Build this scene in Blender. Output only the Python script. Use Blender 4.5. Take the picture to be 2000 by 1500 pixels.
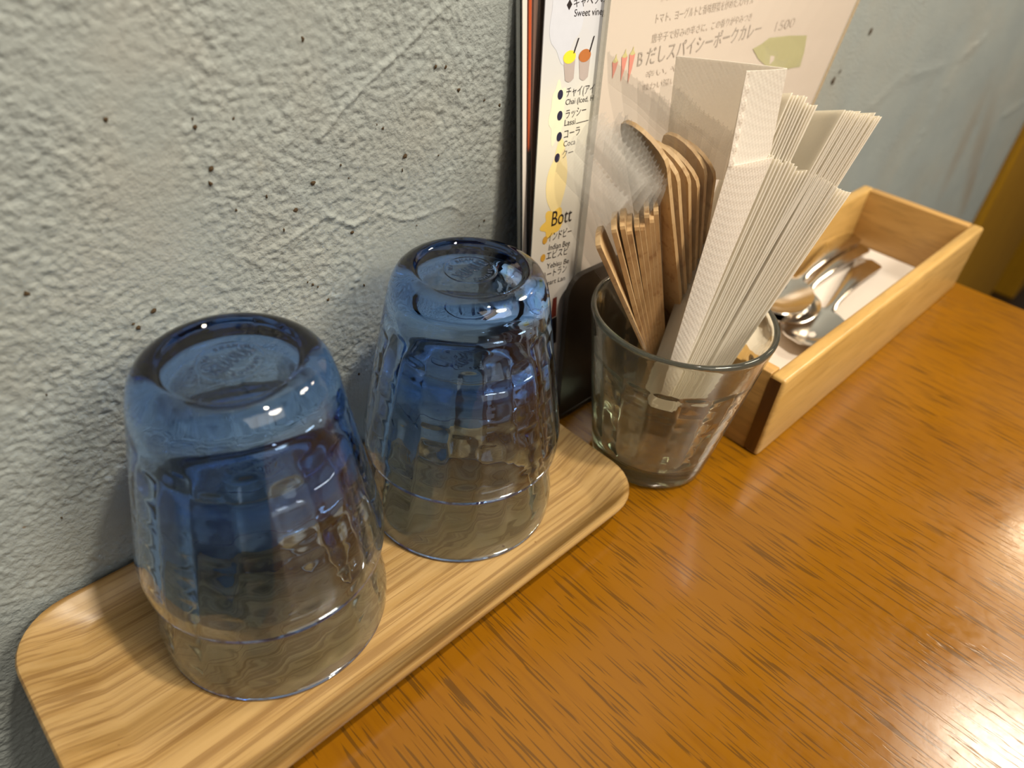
import bpy, bmesh, math, random
import numpy as np
from mathutils import Vector, Matrix

# ------------------------------------------------------------------ basics
for o in list(bpy.data.objects):
    bpy.data.objects.remove(o)
SC = bpy.context.scene
COL = SC.collection
CM = 0.01                      # everything below is given in centimetres
RNG = random.Random(7)

# ------------------------------------------------------------------ camera
def basis(yaw, pitch, roll):
    f = Vector((math.sin(yaw)*math.cos(pitch), math.cos(yaw)*math.cos(pitch), -math.sin(pitch)))
    r = Vector((math.cos(yaw), -math.sin(yaw), 0))
    u = r.cross(f)
    c, s = math.cos(roll), math.sin(roll)
    return c*r + s*u, -s*r + c*u, f
cam_d = bpy.data.cameras.new('camera')
cam = bpy.data.objects.new('camera', cam_d)
COL.objects.link(cam)
r_, u_, f_ = basis(0.8329, 0.6673, 0.1035)
M = Matrix(((r_.x, u_.x, -f_.x, -16.4248*CM), (r_.y, u_.y, -f_.y, -22.4543*CM),
            (r_.z, u_.z, -f_.z, 26.0555*CM), (0, 0, 0, 1)))
cam.matrix_world = M
cam_d.sensor_fit = 'HORIZONTAL'
cam_d.sensor_width = 36
cam_d.lens = 1397.57/2000*36
cam_d.clip_start = 0.005
cam_d.clip_end = 30
cam_d.dof.use_dof = True
cam_d.dof.focus_distance = 0.29
cam_d.dof.aperture_fstop = 8.5
SC.camera = cam

# ------------------------------------------------------------------ light
SC.view_settings.view_transform = 'Standard'
SC.view_settings.look = 'None'
SC.view_settings.exposure = 0.42
SC.view_settings.gamma = 1.0
SC.view_settings.use_curve_mapping = False
SC.cycles.max_bounces = 28
SC.cycles.transmission_bounces = 24
SC.cycles.transparent_max_bounces = 48
SC.cycles.glossy_bounces = 8
SC.cycles.diffuse_bounces = 4
SC.cycles.sample_clamp_indirect = 25
SC.cycles.caustics_reflective = True
SC.cycles.caustics_refractive = True
SC.cycles.blur_glossy = 0.3

world = bpy.data.worlds.new('World')
SC.world = world
world.use_nodes = True
bg = world.node_tree.nodes['Background']
bg.inputs[0].default_value = (1.0, 0.90, 0.76, 1)
bg.inputs[1].default_value = 0.09

def area(name, loc, target, size, power, color, shape='DISK', size_y=None, spread=None):
    d = bpy.data.lights.new(name, 'AREA')
    d.shape = shape
    d.size = size*CM
    if size_y: d.size_y = size_y*CM
    d.energy = power
    d.color = color
    if spread: d.spread = math.radians(spread)
    o = bpy.data.objects.new(name, d)
    COL.objects.link(o)
    o.location = Vector(loc)*CM
    o.rotation_euler = (Vector(target)-Vector(loc)).to_track_quat('-Z', 'Y').to_euler()
    return o
WARM = (1.0, 0.88, 0.70)
area('ceiling_spot_key', (13, -48, 126), (0, -6, 4), 6.5, 10.5, WARM)
area('ceiling_lamp_front', (22, -98, 98), (4, -4, 8), 30, 6.5, (1.0, 0.90, 0.74))
area('ceiling_lamp_right', (112, -56, 118), (10, -20, 0), 30, 7.5, WARM)
area('fill_panel_behind', (10, -190, 150), (8, -5, 5), 150, 16, (1.0, 0.92, 0.78), 'SQUARE')  # unseen soft panel, added to fill the napkins from the front
area('ceiling_lamp_far', (215, -48, 140), (70, -10, 0), 26, 4, (1.0, .78, .52))

# ------------------------------------------------------------------ material helpers
def lin(*c):
    return tuple(((x/255)/12.92 if x/255 <= 0.04045 else ((x/255+0.055)/1.055)**2.4) for x in c) + (1,)
class NT:
    def __init__(s, name):
        s.m = bpy.data.materials.new(name)
        s.m.use_nodes = True
        s.t = s.m.node_tree
        s.n, s.l = s.t.nodes, s.t.links
        s.p = s.n['Principled BSDF']
        s.out = s.n['Material Output']
    def node(s, kind, **kw):
        n = s.n.new(kind)
        for k, v in kw.items():
            if k in n.inputs: n.inputs[k].default_value = v
            else: setattr(n, k, v)
        return n
    def link(s, a, b): s.l.new(a, b)
    def coords(s, scale=(1, 1, 1), rot=(0, 0, 0), loc=(0, 0, 0), kind='Object'):
        tc = s.n.new('ShaderNodeTexCoord')
        mp = s.n.new('ShaderNodeMapping')
        mp.inputs['Scale'].default_value = scale
        mp.inputs['Rotation'].default_value = rot
        mp.inputs['Location'].default_value = loc
        s.link(tc.outputs[kind], mp.inputs['Vector'])
        return mp.outputs['Vector']
    def noise(s, vec, scale, detail=3, rough=0.5, dist=0.0):
        n = s.node('ShaderNodeTexNoise', Scale=scale, Detail=detail, Roughness=rough, Distortion=dist)
        if vec: s.link(vec, n.inputs['Vector'])
        return n.outputs['Fac']
    def ramp(s, fac, stops, interp='LINEAR'):
        n = s.n.new('ShaderNodeValToRGB')
        n.color_ramp.interpolation = interp
        e = n.color_ramp.elements
        while len(e) < len(stops): e.new(0.5)
        for k, (p, c) in zip(e, stops):
            k.position = p
            k.color = c if len(c) == 4 else tuple(c)+(1,)
        s.link(fac, n.inputs['Fac'])
        return n.outputs['Color']
    def mix(s, fac, a, b, mode='MIX'):
        n = s.n.new('ShaderNodeMix')
        n.data_type = 'RGBA'
        n.blend_type = mode
        for sock, v in ((n.inputs['Factor'], fac), (n.inputs['A'], a), (n.inputs['B'], b)): pass
        ins = [i for i in n.inputs if i.enabled]
        for sock, v in zip((n.inputs[0], n.inputs[6], n.inputs[7]), (fac, a, b)):
            if hasattr(v, 'is_linked'): s.link(v, sock)
            else: sock.default_value = v
        return n.outputs[2]
    def math(s, op, a, b=0.0, clamp=False):
        n = s.n.new('ShaderNodeMath')
        n.operation = op
        n.use_clamp = clamp
        for sock, v in zip(n.inputs[:2], (a, b)):
            if hasattr(v, 'is_linked'): s.link(v, sock)
            else: sock.default_value = v
        return n.outputs[0]
    def bump(s, h, strength=0.5, dist=0.001, normal=None):
        n = s.node('ShaderNodeBump', Strength=strength, Distance=dist)
        s.link(h, n.inputs['Height'])
        if normal: s.link(normal, n.inputs['Normal'])
        return n.outputs['Normal']
    def set(s, **kw):
        for k, v in kw.items():
            k = k.replace('_', ' ')
            if hasattr(v, 'is_linked'): s.link(v, s.p.inputs[k])
            else: s.p.inputs[k].default_value = v
        return s
BW = ((0, 0, 0, 1), (1, 1, 1, 1))
def plain(name, rgb, rough=0.5, **kw):
    t = NT(name)
    v = t.noise(t.coords(), 260, 3)
    col = t.mix(v, tuple(x*0.93 for x in lin(*rgb)[:3])+(1,), lin(*rgb))
    t.set(Base_Color=col, Roughness=rough, **kw)
    return t.m

# wall plaster ------------------------------------------------------
def mat_wall():
    t = NT('painted_plaster')
    co = t.coords()
    tone = t.noise(co, 9, 4, 0.6)
    base = t.ramp(tone, [(0.3, lin(136, 143, 143)), (0.55, lin(143, 149, 147)), (0.75, lin(149, 149, 143))])
    # ochre stains
    st = t.noise(co, 26, 5, 0.65)
    base = t.mix(t.ramp(st, [(0.66, BW[0]), (0.80, (0.55, 0.55, 0.55, 1))]), base, lin(146, 128, 84))
    # pin-prick rust specks
    vo = t.node('ShaderNodeTexVoronoi', Scale=62.0, Randomness=1.0)
    t.link(t.coords(), vo.inputs['Vector'])
    spk = t.ramp(vo.outputs['Distance'], [(0.0, BW[1]), (0.028, BW[1]), (0.05, BW[0])])
    keep = t.ramp(t.noise(t.coords(loc=(3, 1, 5)), 22, 2), [(0.55, BW[0]), (0.62, BW[1])])
    spk = t.mix(1.0, spk, keep, 'MULTIPLY')
    base = t.mix(spk, base, lin(112, 84, 44))
    # cast-shadow streaks painted into the plaster colour further along the wall
    def shadow_streak(cx, cz, ang, ln, wd, base, amt):
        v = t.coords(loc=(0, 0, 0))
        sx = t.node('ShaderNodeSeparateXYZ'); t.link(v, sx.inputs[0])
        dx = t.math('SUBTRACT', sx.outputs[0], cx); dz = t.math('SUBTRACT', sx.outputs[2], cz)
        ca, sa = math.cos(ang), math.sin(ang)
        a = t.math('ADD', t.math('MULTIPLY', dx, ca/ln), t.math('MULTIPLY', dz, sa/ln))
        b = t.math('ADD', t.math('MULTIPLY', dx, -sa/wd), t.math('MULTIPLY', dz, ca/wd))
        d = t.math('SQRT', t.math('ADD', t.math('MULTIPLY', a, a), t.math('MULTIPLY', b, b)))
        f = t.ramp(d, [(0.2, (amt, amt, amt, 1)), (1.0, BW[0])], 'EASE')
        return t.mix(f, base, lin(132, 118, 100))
    base = shadow_streak(0.855, -0.01, -1.40, 0.105, 0.030, base, 0.40)
    base = shadow_streak(0.950, -0.035, -0.91, 0.165, 0.032, base, 0.42)
    base = shadow_streak(1.015, -0.110, -0.95, 0.080, 0.022, base, 0.45)
    pt = t.noise(t.coords(loc=(7, 2, 3)), 11, 4, 0.6)
    base = t.mix(t.ramp(pt, [(0.48, BW[0]), (0.68, (0.3,)*3)]), base, lin(146, 141, 128))
    fine = t.noise(co, 900, 3, 0.6)
    mid = t.noise(co, 420, 2, 0.5)
    mask = t.ramp(t.noise(co, 14, 3), [(0.35, (0.35,)*3), (0.6, (1,)*3)])
    h = t.math('MULTIPLY', t.math('ADD', t.math('MULTIPLY', fine, 0.5), mid), mask)
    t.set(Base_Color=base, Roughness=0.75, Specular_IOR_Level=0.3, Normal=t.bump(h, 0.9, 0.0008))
    return t.m

def mat_table():
    t = NT('varnished_table_wood')
    big = t.noise(t.coords((14, 2.0, 1)), 1.0, 3)
    base = t.ramp(big, [(0.3, lin(118, 75, 7)), (0.7, lin(128, 83, 10))])
    gr = t.noise(t.coords((330, 14, 30), rot=(0, 0, 0.06)), 1.0, 3, 0.6)
    base = t.mix(t.ramp(gr, [(0.52, BW[0]), (0.66, (0.35,)*3+(1,))]), base, lin(102, 62, 10))
    pore = t.noise(t.coords((960, 38, 60), rot=(0, 0, 0.06), loc=(5, 2, 0)), 1.0, 1, 0.5, 0.1)
    pm = t.ramp(pore, [(0.59, BW[0]), (0.63, BW[1])])
    base = t.mix(t.math('MULTIPLY', pm, 0.6), base, lin(62, 42, 16))
    sc = t.noise(t.coords((260, 260, 260)), 1.0, 4, 0.7)
    scr = t.noise(t.coords((18, 18, 18)), 1.0, 3, 0.6)
    rough = t.ramp(t.math('ADD', t.math('MULTIPLY', sc, 0.45), t.math('MULTIPLY', scr, 0.55)), [(0.35, (0.10,)*3), (0.65, (0.24,)*3)])
    h = t.math('ADD', t.math('MULTIPLY', pm, -0.7), t.math('MULTIPLY', sc, 0.35))
    t.set(Base_Color=base, Roughness=rough, Normal=t.bump(h, 0.16, 0.0004), Specular_IOR_Level=0.4)
    return t.m

def mat_tray():
    t = NT('oiled_ash_tray')
    v = t.coords((6, 115, 30))
    warp = t.noise(t.coords((9, 30, 9)), 1.0, 2)
    n = t.noise(v, 1.0, 3, 0.55, 0.3)
    n2 = t.noise(t.coords((10, 620, 60), loc=(1, 4, 0)), 1.0, 3, 0.6)
    base = t.ramp(n, [(0.30, lin(124, 92, 46)), (0.40, lin(158, 126, 76)), (0.55, lin(174, 143, 94)), (0.72, lin(146, 112, 62))])
    base = t.mix(t.math('MULTIPLY', t.ramp(n2, [(0.48, BW[0]), (0.60, BW[1])]), 0.5), base, lin(104, 68, 28))
    spots = t.node('ShaderNodeTexVoronoi', Scale=75.0)
    t.link(t.coords(), spots.inputs['Vector'])
    base = t.mix(t.ramp(spots.outputs['Distance'], [(0.03, (0.8,)*3), (0.06, BW[0])]), base, lin(110, 70, 34))
    t.set(Base_Color=base, Roughness=0.38, Normal=t.bump(n2, 0.18, 0.0004), Specular_IOR_Level=0.45)
    return t.m

def mat_boxwood(name, a, b, along='x'):
    t = NT(name)
    sc = {'x': (7, 60, 60), 'y': (60, 7, 60), 'z': (60, 60, 7)}[along]
    n = t.noise(t.coords(sc), 1.0, 4, 0.6, 0.8)
    n2 = t.noise(t.coords(tuple(x*5 for x in sc)), 1.0, 3, 0.6)
    base = t.ramp(n, [(0.3, lin(*a)), (0.65, lin(*b))])
    base = t.mix(t.math('MULTIPLY', t.ramp(n2, [(0.5, BW[0]), (0.65, BW[1])]), 0.3), base, lin(*[x*0.72 for x in a]))
    t.set(Base_Color=base, Roughness=0.36, Normal=t.bump(n2, 0.1, 0.0004))
    return t.m

def mat_glass(name, sig, rough=0.0):
    """clear glass that takes its colour from its thickness (absorption per metre)"""
    t = NT(name)
    t.set(Base_Color=(1, 1, 1, 1), Roughness=rough, IOR=1.5, Transmission_Weight=1.0)
    n = t.noise(t.coords(), 130, 2)
    t.set(Normal=t.bump(n, 0.035, 0.002))
    va = t.node('ShaderNodeVolumeAbsorption')
    d = max(sig)*1.25
    va.inputs['Color'].default_value = tuple(1-s/d for s in sig)+(1,)
    va.inputs['Density'].default_value = d
    t.link(va.outputs[0], t.out.inputs['Volume'])
    return t.m

def mat_film(name, alpha, rgb=(232, 228, 220), rough=0.12):
    t = NT(name)
    n = t.noise(t.coords(), 240, 3, 0.6)
    t.set(Base_Color=lin(*rgb), Roughness=rough, Specular_IOR_Level=0.6, IOR=1.45, Normal=t.bump(n, 0.25, 0.001))
    tr = t.node('ShaderNodeBsdfTransparent')
    mx = t.node('ShaderNodeMixShader')
    lw = t.node('ShaderNodeLayerWeight', Blend=0.25)
    fac = t.math('ADD', t.math('MULTIPLY', lw.outputs['Facing'], alpha*1.0), alpha*0.5, True)
    t.link(fac, mx.inputs[0])
    t.link(tr.outputs[0], mx.inputs[1])
    t.link(t.p.outputs[0], mx.inputs[2])
    t.link(mx.outputs[0], t.out.inputs['Surface'])
    return t.m

def mat_paper(name, rgb, emboss=0.0, trans=0.25):
    t = NT(name)
    v = t.noise(t.coords(), 900, 3)
    base = t.mix(v, tuple(x*0.95 for x in lin(*rgb)[:3])+(1,), lin(*rgb))
    t.set(Base_Color=base, Roughness=0.85, Specular_IOR_Level=0.2)
    if emboss:
        w = t.node('ShaderNodeTexVoronoi', Scale=780.0, Randomness=0.0)
        t.link(t.coords(rot=(0.5, 0.4, 0.3)), w.inputs['Vector'])
        t.set(Normal=t.bump(w.outputs['Distance'], emboss, 0.0006))
    if trans:
        tl = t.node('ShaderNodeBsdfTranslucent')
        t.link(base, tl.inputs['Color'])
        mx = t.node('ShaderNodeMixShader', Fac=trans)
        t.link(t.p.outputs[0], mx.inputs[1]); t.link(tl.outputs[0], mx.inputs[2])
        t.link(mx.outputs[0], t.out.inputs['Surface'])
    return t.m

MW = mat_wall()
M_TABLE = mat_table()
M_TRAY = mat_tray()
M_BOX = mat_boxwood('pale_box_wood', (176, 138, 74), (194, 157, 94), 'x')
M_BOXE = mat_boxwood('pale_box_wood_end', (168, 128, 70), (184, 144, 84), 'y')
M_GRAIN = mat_boxwood('dark_end_grain', (96, 60, 22), (112, 72, 30), 'z')
M_POST = mat_boxwood('ochre_post_wood', (146, 104, 12), (156, 114, 18), 'z')
M_BLUE = mat_glass('blue_glass', (68, 43, 16))
M_CLEAR = mat_glass('greenish_clear_glass', (9, 6, 9), 0.02)
M_CLEAR.node_tree.nodes['Principled BSDF'].inputs['Transmission Weight'].default_value = .97
M_CLEAR.node_tree.nodes['Principled BSDF'].inputs['Base Color'].default_value = (.86, .86, .78, 1)
M_NAP = mat_paper('napkin_tissue', (254, 250, 241), 0.05, 0.5)
M_NAPF = mat_paper('embossed_napkin_tissue', (252, 247, 240), 0.35, 0.5)
M_LINER = mat_paper('paper_liner', (222, 213, 204), 0, 0)
M_FILM = mat_film('clear_film', 0.10, (206, 204, 198))
M_SEALR = mat_film('clear_crimped_film', 0.30, (200, 196, 190), 0.08)
M_SEAL = mat_film('crimped_film', 0.52, (176, 172, 165))
def mat_stick():
    t = NT('birch_stick')
    n = t.noise(t.coords((90, 90, 14)), 1.0, 3, 0.6)
    n2 = t.noise(t.coords((300, 300, 160)), 1.0, 3, 0.6)
    base = t.ramp(n, [(0.3, lin(168, 134, 90)), (0.65, lin(200, 170, 126))])
    base = t.mix(t.math('MULTIPLY', t.ramp(n2, [(0.55, BW[0]), (0.68, BW[1])]), 0.6), base, lin(140, 96, 50))
    t.set(Base_Color=base, Roughness=0.55)
    return t.m
M_STICK = mat_stick()
def mat_steel():
    t = NT('polished_steel')
    n = t.noise(t.coords((40, 300, 40)), 1.0, 2)
    t.set(Base_Color=(0.62, 0.59, 0.55, 1), Metallic=1.0, Roughness=t.ramp(n, [(0.3, (0.12,)*3), (0.7, (0.2,)*3)]))
    return t.m
M_STEEL = mat_steel()
def flat(name, rgb, rough=0.5): return plain(name, rgb, rough)
M_INK = flat('menu_ink', (38, 30, 32))
M_NAVY = flat('menu_navy', (36, 34, 62))
M_GREYINK = flat('glare_greyed_ink', (162, 152, 142))  # main menu ink, greyed to paint in the laminate's haze and glare
M_GREYINK2 = flat('glare_paled_ink', (184, 172, 160))  # paler ink colour, same painted-in laminate haze

# ------------------------------------------------------------------ mesh helpers
def new_mesh(name, verts, faces, mat, smooth=False, scale=CM, sharp=None):
    me = bpy.data.meshes.new(name)
    me.from_pydata([tuple(float(c)*scale for c in v) for v in verts], [], faces)
    me.validate()
    bm = bmesh.new()
    bm.from_mesh(me)
    bmesh.ops.recalc_face_normals(bm, faces=bm.faces[:])
    bm.to_mesh(me)
    bm.free()
    me.materials.append(mat)
    if smooth:
        me.shade_smooth()
        if sharp: me.set_sharp_from_angle(angle=math.radians(sharp))
    me.update()
    return me
def add(name, me, parent=None, loc=None):
    o = bpy.data.objects.new(name, me)
    COL.objects.link(o)
    if parent: o.parent = parent
    if loc is not None: o.location = Vector(loc)*CM
    return o
def tag(o, label=None, cat=None, group=None, kind=None):
    if label: o['label'] = label
    if cat: o['category'] = cat
    if group: o['group'] = group
    if kind: o['kind'] = kind
    return o
def thing(name, loc, label, cat, group=None):
    e = bpy.data.objects.new(name, None)
    COL.objects.link(e)
    e.empty_display_size = 0.01
    e.location = Vector(loc)*CM
    return tag(e, label, cat, group)
def part(name, parent, verts, faces, mat, smooth=False, sharp=None):
    """verts in world centimetres; stored relative to the thing's base"""
    b = parent.location/CM
    p = parent
    while p.parent:
        p = p.parent; b = b + p.location/CM
    me = new_mesh(name, [(v[0]-b.x, v[1]-b.y, v[2]-b.z) for v in verts], faces, mat, smooth, CM, sharp)
    return add(name, me, parent)
def box_vf(x0, x1, y0, y1, z0, z1, bev=0.0, seg=2):
    bm = bmesh.new()
    bmesh.ops.create_cube(bm, size=1)
    for v in bm.verts:
        v.co = ((x0+x1)/2+v.co.x*(x1-x0), (y0+y1)/2+v.co.y*(y1-y0), (z0+z1)/2+v.co.z*(z1-z0))
    if bev:
        bmesh.ops.bevel(bm, geom=bm.edges[:], offset=bev, segments=seg, affect='EDGES', profile=0.5)
    bm.verts.index_update()
    vs = [tuple(v.co) for v in bm.verts]
    fs = [[v.index for v in f.verts] for f in bm.faces]
    bm.free()
    return vs, fs
def merge(*vfs):
    V, F = [], []
    for vs, fs in vfs:
        k = len(V)
        V += list(vs); F += [[i+k for i in f] for f in fs]
    return V, F
def grid_faces(nu, nv, off=0, flip=False):
    F = []
    for j in range(nv-1):
        for i in range(nu-1):
            a = off+j*nu+i
            f = [a, a+1, a+1+nu, a+nu]
            F.append(f[::-1] if flip else f)
    return F
def slab(fn, nu, nv, off):
    """closed thin sheet: fn(u,v)->Vector, thickened by the vector off"""
    P = [fn(i/(nu-1), j/(nv-1)) for j in range(nv) for i in range(nu)]
    if callable(off): Q = [p+off(i/(nu-1), j/(nv-1)) for p, (j, i) in zip(P, [(j, i) for j in range(nv) for i in range(nu)])]
    else: Q = [p+off for p in P]
    n = len(P)
    F = grid_faces(nu, nv) + grid_faces(nu, nv, n, True)
    rim = [i for i in range(nu)] + [j*nu+nu-1 for j in range(1, nv)] + [(nv-1)*nu+i for i in range(nu-2, -1, -1)] + [j*nu for j in range(nv-2, 0, -1)]
    for a, b in zip(rim, rim[1:]+rim[:1]):
        F.append([b, a, a+n, b+n])
    return P+Q, F
def lathe(profile, n, mod=None):
    """profile: list of (r,z); r=0 ends become poles; mod(k,theta,r,z)->r"""
    V, F, rows = [], [], []
    for k, (r, z) in enumerate(profile):
        if r <= 1e-6:
            rows.append([len(V)]); V.append((0, 0, z))
        else:
            row = []
            for i in range(n):
                th = 2*math.pi*i/n
                rr = mod(k, th, r, z) if mod else r
                row.append(len(V)); V.append((rr*math.cos(th), rr*math.sin(th), z))
            rows.append(row)
    for a, b in zip(rows, rows[1:]):
        if len(a) == 1 and len(b) == 1: continue
        for i in range(n):
            j = (i+1) % n
            if len(a) == 1: F.append([a[0], b[i], b[j]])
            elif len(b) == 1: F.append([a[i], b[0], a[j]])
            else: F.append([a[i], b[i], b[j], a[j]])
    return V, F
def text_vf(body, depth=0.0):
    """flat text outline -> (verts 2-D in em units, faces)"""
    cu = bpy.data.curves.new('tmp', 'FONT')
    cu.body = body
    cu.extrude = depth
    cu.resolution_u = 3
    ob = bpy.data.objects.new('tmp', cu)
    COL.objects.link(ob)
    dg = bpy.context.evaluated_depsgraph_get()
    dg.update()
    me = bpy.data.meshes.new_from_object(ob.evaluated_get(dg))
    V = [tuple(v.co) for v in me.vertices]
    F = [list(p.vertices) for p in me.polygons]
    bpy.data.objects.remove(ob); bpy.data.meshes.remove(me); bpy.data.curves.remove(cu)
    return V, F

def lerp(a, b, t): return a+(b-a)*t
# value noise for the plaster relief
def vnoise(x, z, cell, seed):
    rs = np.random.RandomState(seed)
    T = rs.rand(512, 512)
    gx, gz = x/cell, z/cell
    ix, iz = np.floor(gx).astype(int), np.floor(gz).astype(int)
    fx, fz = gx-ix, gz-iz
    fx, fz = fx*fx*(3-2*fx), fz*fz*(3-2*fz)
    g = lambda a, b: T[a % 512, b % 512]
    return (g(ix, iz)*(1-fx)*(1-fz)+g(ix+1, iz)*fx*(1-fz)+g(ix, iz+1)*(1-fx)*fz+g(ix+1, iz+1)*fx*fz)-0.5

# ------------------------------------------------------------------ the setting
RIDGES = [([(-3.22, 16.63), (-2.82, 16.89), (-2.24, 17.42), (-1.68, 17.78), (-0.54, 18.51), (0.61, 19.16), (1.55, 19.84), (2.51, 20.45)], .10, .11),
          ([(-5.8, 12.73), (-4.92, 13.09), (-3.8, 13.4), (-3.11, 13.63), (-2.01, 12.89)], .11, .07),
          ([(-2.01, 12.89), (-0.77, 13.11), (0.51, 12.42), (1.61, 12.36), (3.05, 12.47), (3.82, 11.89)], .11, .07),
          ([(-11.97, 10.42), (-10.76, 10.52), (-9.82, 10.77)], .12, -.03),
          ([(67, 2), (67.51, 6.99), (69.28, 11.17), (73.57, 12.4)], .7, .10),
          ([(99.14, 0.48), (107.5, 0.85)], .7, .10),
          ([(49.5, 9.33), (54.0, 11.2), (64.2, 10.8)], .6, .06)]
def build_wall():
    xs = np.concatenate([np.arange(-60, -22, 2.0), np.arange(-22, 13, 0.065), np.arange(13, 46, 0.5), np.arange(46, 115.01, 0.75)])
    zs = np.concatenate([np.array([-72.0]), np.arange(-60, -9, 1.5), np.arange(-9, 24.5, 0.065), np.arange(24.5, 60, 2.5), np.array([80, 110, 150, 190.0])])
    X, Z = np.meshgrid(xs, zs)
    fine = ((X > -21) & (X < 12.5) & (Z > -8.8) & (Z < 24.2)).astype(float)
    rough = np.clip((vnoise(X, Z, 5.0, 3)+vnoise(X, Z, 2.2, 4)*0.6)*2.6+0.45+np.clip((Z-11.0-0.12*X)*0.16, -0.7, 0.7), 0.06, 1)
    h = (vnoise(X, Z, 0.13, 11)*0.062+vnoise(X+Z*0.4, Z-X*0.3, 0.19, 12)*0.055+vnoise(X, Z, 0.45, 18)*0.02)*rough*fine
    h += (vnoise(X, Z, 0.16, 17)*0.012)*fine
    h += vnoise(X, Z, 1.1, 13)*0.018+vnoise(X, Z, 4.5, 14)*0.07
    pits = np.clip(vnoise(X, Z, 0.28, 15)-0.40, 0, 1)*10
    band = np.clip(vnoise(X, Z, 1.7, 16)*3-0.2, 0, 1)
    h -= np.minimum(pits, 1)*0.05*fine*(0.3+band)
    for pts, w, amp in RIDGES:
        d = np.full(X.shape, 1e9)
        for (ax, az), (bx, bz) in zip(pts, pts[1:]):
            L2 = (bx-ax)**2+(bz-az)**2
            s = np.clip(((X-ax)*(bx-ax)+(Z-az)*(bz-az))/L2, 0, 1)
            d = np.minimum(d, np.hypot(X-ax-s*(bx-ax), Z-az-s*(bz-az)))
        h += amp*np.exp(-(d/w)**2)*(0.7+0.9*vnoise(X, Z, 0.5, 21))
    Y = -np.clip(h, -0.12, 0.14)
    n = X.size
    nu, nv = len(xs), len(zs)
    co = np.stack([X.ravel(), Y.ravel(), Z.ravel()], 1)*CM
    back = np.array([(xs[0], 12, zs[0]), (xs[-1], 12, zs[0]), (xs[-1], 12, zs[-1]), (xs[0], 12, zs[-1])])*CM
    idx = np.arange(n).reshape(nv, nu)
    q = np.stack([idx[:-1, :-1], idx[:-1, 1:], idx[1:, 1:], idx[1:, :-1]], -1).reshape(-1, 4)
    me = bpy.data.meshes.new('wall_back')
    F = q.tolist()
    b0, b1, b2, b3 = n, n+1, n+2, n+3
    F.append([b1, b0, b3, b2])
    F.append(idx[0, ::-1].tolist()+[b0, b1])
    F.append(idx[-1, :].tolist()+[b2, b3])
    F.append(idx[:, 0].tolist()+[b3, b0])
    F.append(idx[::-1, -1].tolist()+[b1, b2])
    me.from_pydata(np.concatenate([co, back]).tolist(), [], F)
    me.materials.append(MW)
    sm = np.ones(len(me.polygons), bool); sm[-5:] = False
    me.polygons.foreach_set('use_smooth', sm)
    me.update()
    return tag(add('wall_back', me), 'pale grey-green painted plaster wall with rough grain and rust specks', kind='structure')
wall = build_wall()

# rust-brown specks standing a hair proud of the plaster
SPECKS = [(-7.53, 18.02), (-6.23, 17.8), (-3.5, 19.9), (-0.74, 16.65), (-0.46, 16.47), (-5.48, 14.98), (-3.63, 15.04), (0.42, 14.63), (-2.4, 15.45), (-2.1, 14.87), (0.55, 15.17), (1.14, 12.01), (2.27, 14.86), (-7.36, 15.89), (-5.0, 13.57), (-7.24, 16.35), (-6.66, 14.77), (-4.47, 14.19), (-10.69, 11.56), (-10.07, 12.0), (4.71, 16.73), (5.62, 16.37), (5.13, 11.16), (4.82, 10.98), (-2.1, 12.63), (2.06, 18.36), (2.57, 18.3), (3.27, 17.34), (-4.06, 10.92), (-3.85, 10.73), (-4.27, 11.11), (-13.37, 13.88), (-10.81, 11.77), (-13.9, 10.29), (-14.93, 5.1), (-3.44, 9.98), (-1.68, 10.06), (-2.22, 5.54), (-3.99, 5.38), (40.49, 13.35), (39.86, 12.78), (43.58, 15.77), (-9.99, 18.42), (-7.51, 17.75)]
def specks():
    vs, fs = [], []
    for k, (x, z) in enumerate(SPECKS):
        r = RNG.uniform(.05, .11)*(3.0 if x > 30 else 1)
        st = RNG.uniform(.5, 1.1)
        a0 = RNG.uniform(0, 6)
        b = len(vs)
        for i in range(8):
            a = a0+i*math.pi/4
            q = r*RNG.uniform(.6, 1.25)
            vs.append((x+q*math.cos(a)*st, -0.035, z+q*math.sin(a)))
        vs.append((x, -0.075, z))
        for i in range(8): fs.append([b+i, b+(i+1) % 8, b+8])
        for i in range(8): pass
    o = add('rust_speck', new_mesh('rust_speck', vs, fs, flat('rust_speck_brown', (66, 50, 28), 0.95)), wall)
    o['kind'] = 'stuff'
specks()

def quad_struct(name, x0, x1, y0, y1, z0, z1, mat, label, bev=0.0):
    vs, fs = box_vf(x0, x1, y0, y1, z0, z1, bev)
    return tag(add(name, new_mesh(name, vs, fs, mat)), label, kind='structure')
quad_struct('trim_1', 115.05, 170, -1.2, 12, -72, 190, M_POST, 'ochre wooden post at the far end of the plaster wall', 0.4)
quad_struct('trim_2', 219, 262, -1.2, 12, -72, 190, M_POST, 'second ochre wooden post beyond the dark gap', 0.4)
quad_struct('floor', -160, 420, -260, 160, -76, -72.05, mat_boxwood('dark_floor_wood', (36, 24, 15), (48, 32, 20), 'x'), 'dark wooden floor below the table')
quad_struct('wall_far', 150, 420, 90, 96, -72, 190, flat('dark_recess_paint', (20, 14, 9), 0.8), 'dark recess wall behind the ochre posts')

# ------------------------------------------------------------------ table
tbl = thing('dining_table', (14, -40, -72), 'orange-brown varnished wooden table against the plaster wall', 'table')
vs, fs = box_vf(-15.6, 45.2, -82, -0.25, -3.2, 0, 0.12, 2)
part('tabletop', tbl, vs, fs, M_TABLE)
for sx, sy in ((-13, -6), (40, -6), (-13, -76), (40, -76)):
    vs, fs = box_vf(sx-2.4, sx+2.4, sy-2.4, sy+2.4, -72, -3.2, 0.2, 1)
    part('leg', tbl, vs, fs, M_TABLE)

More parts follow.
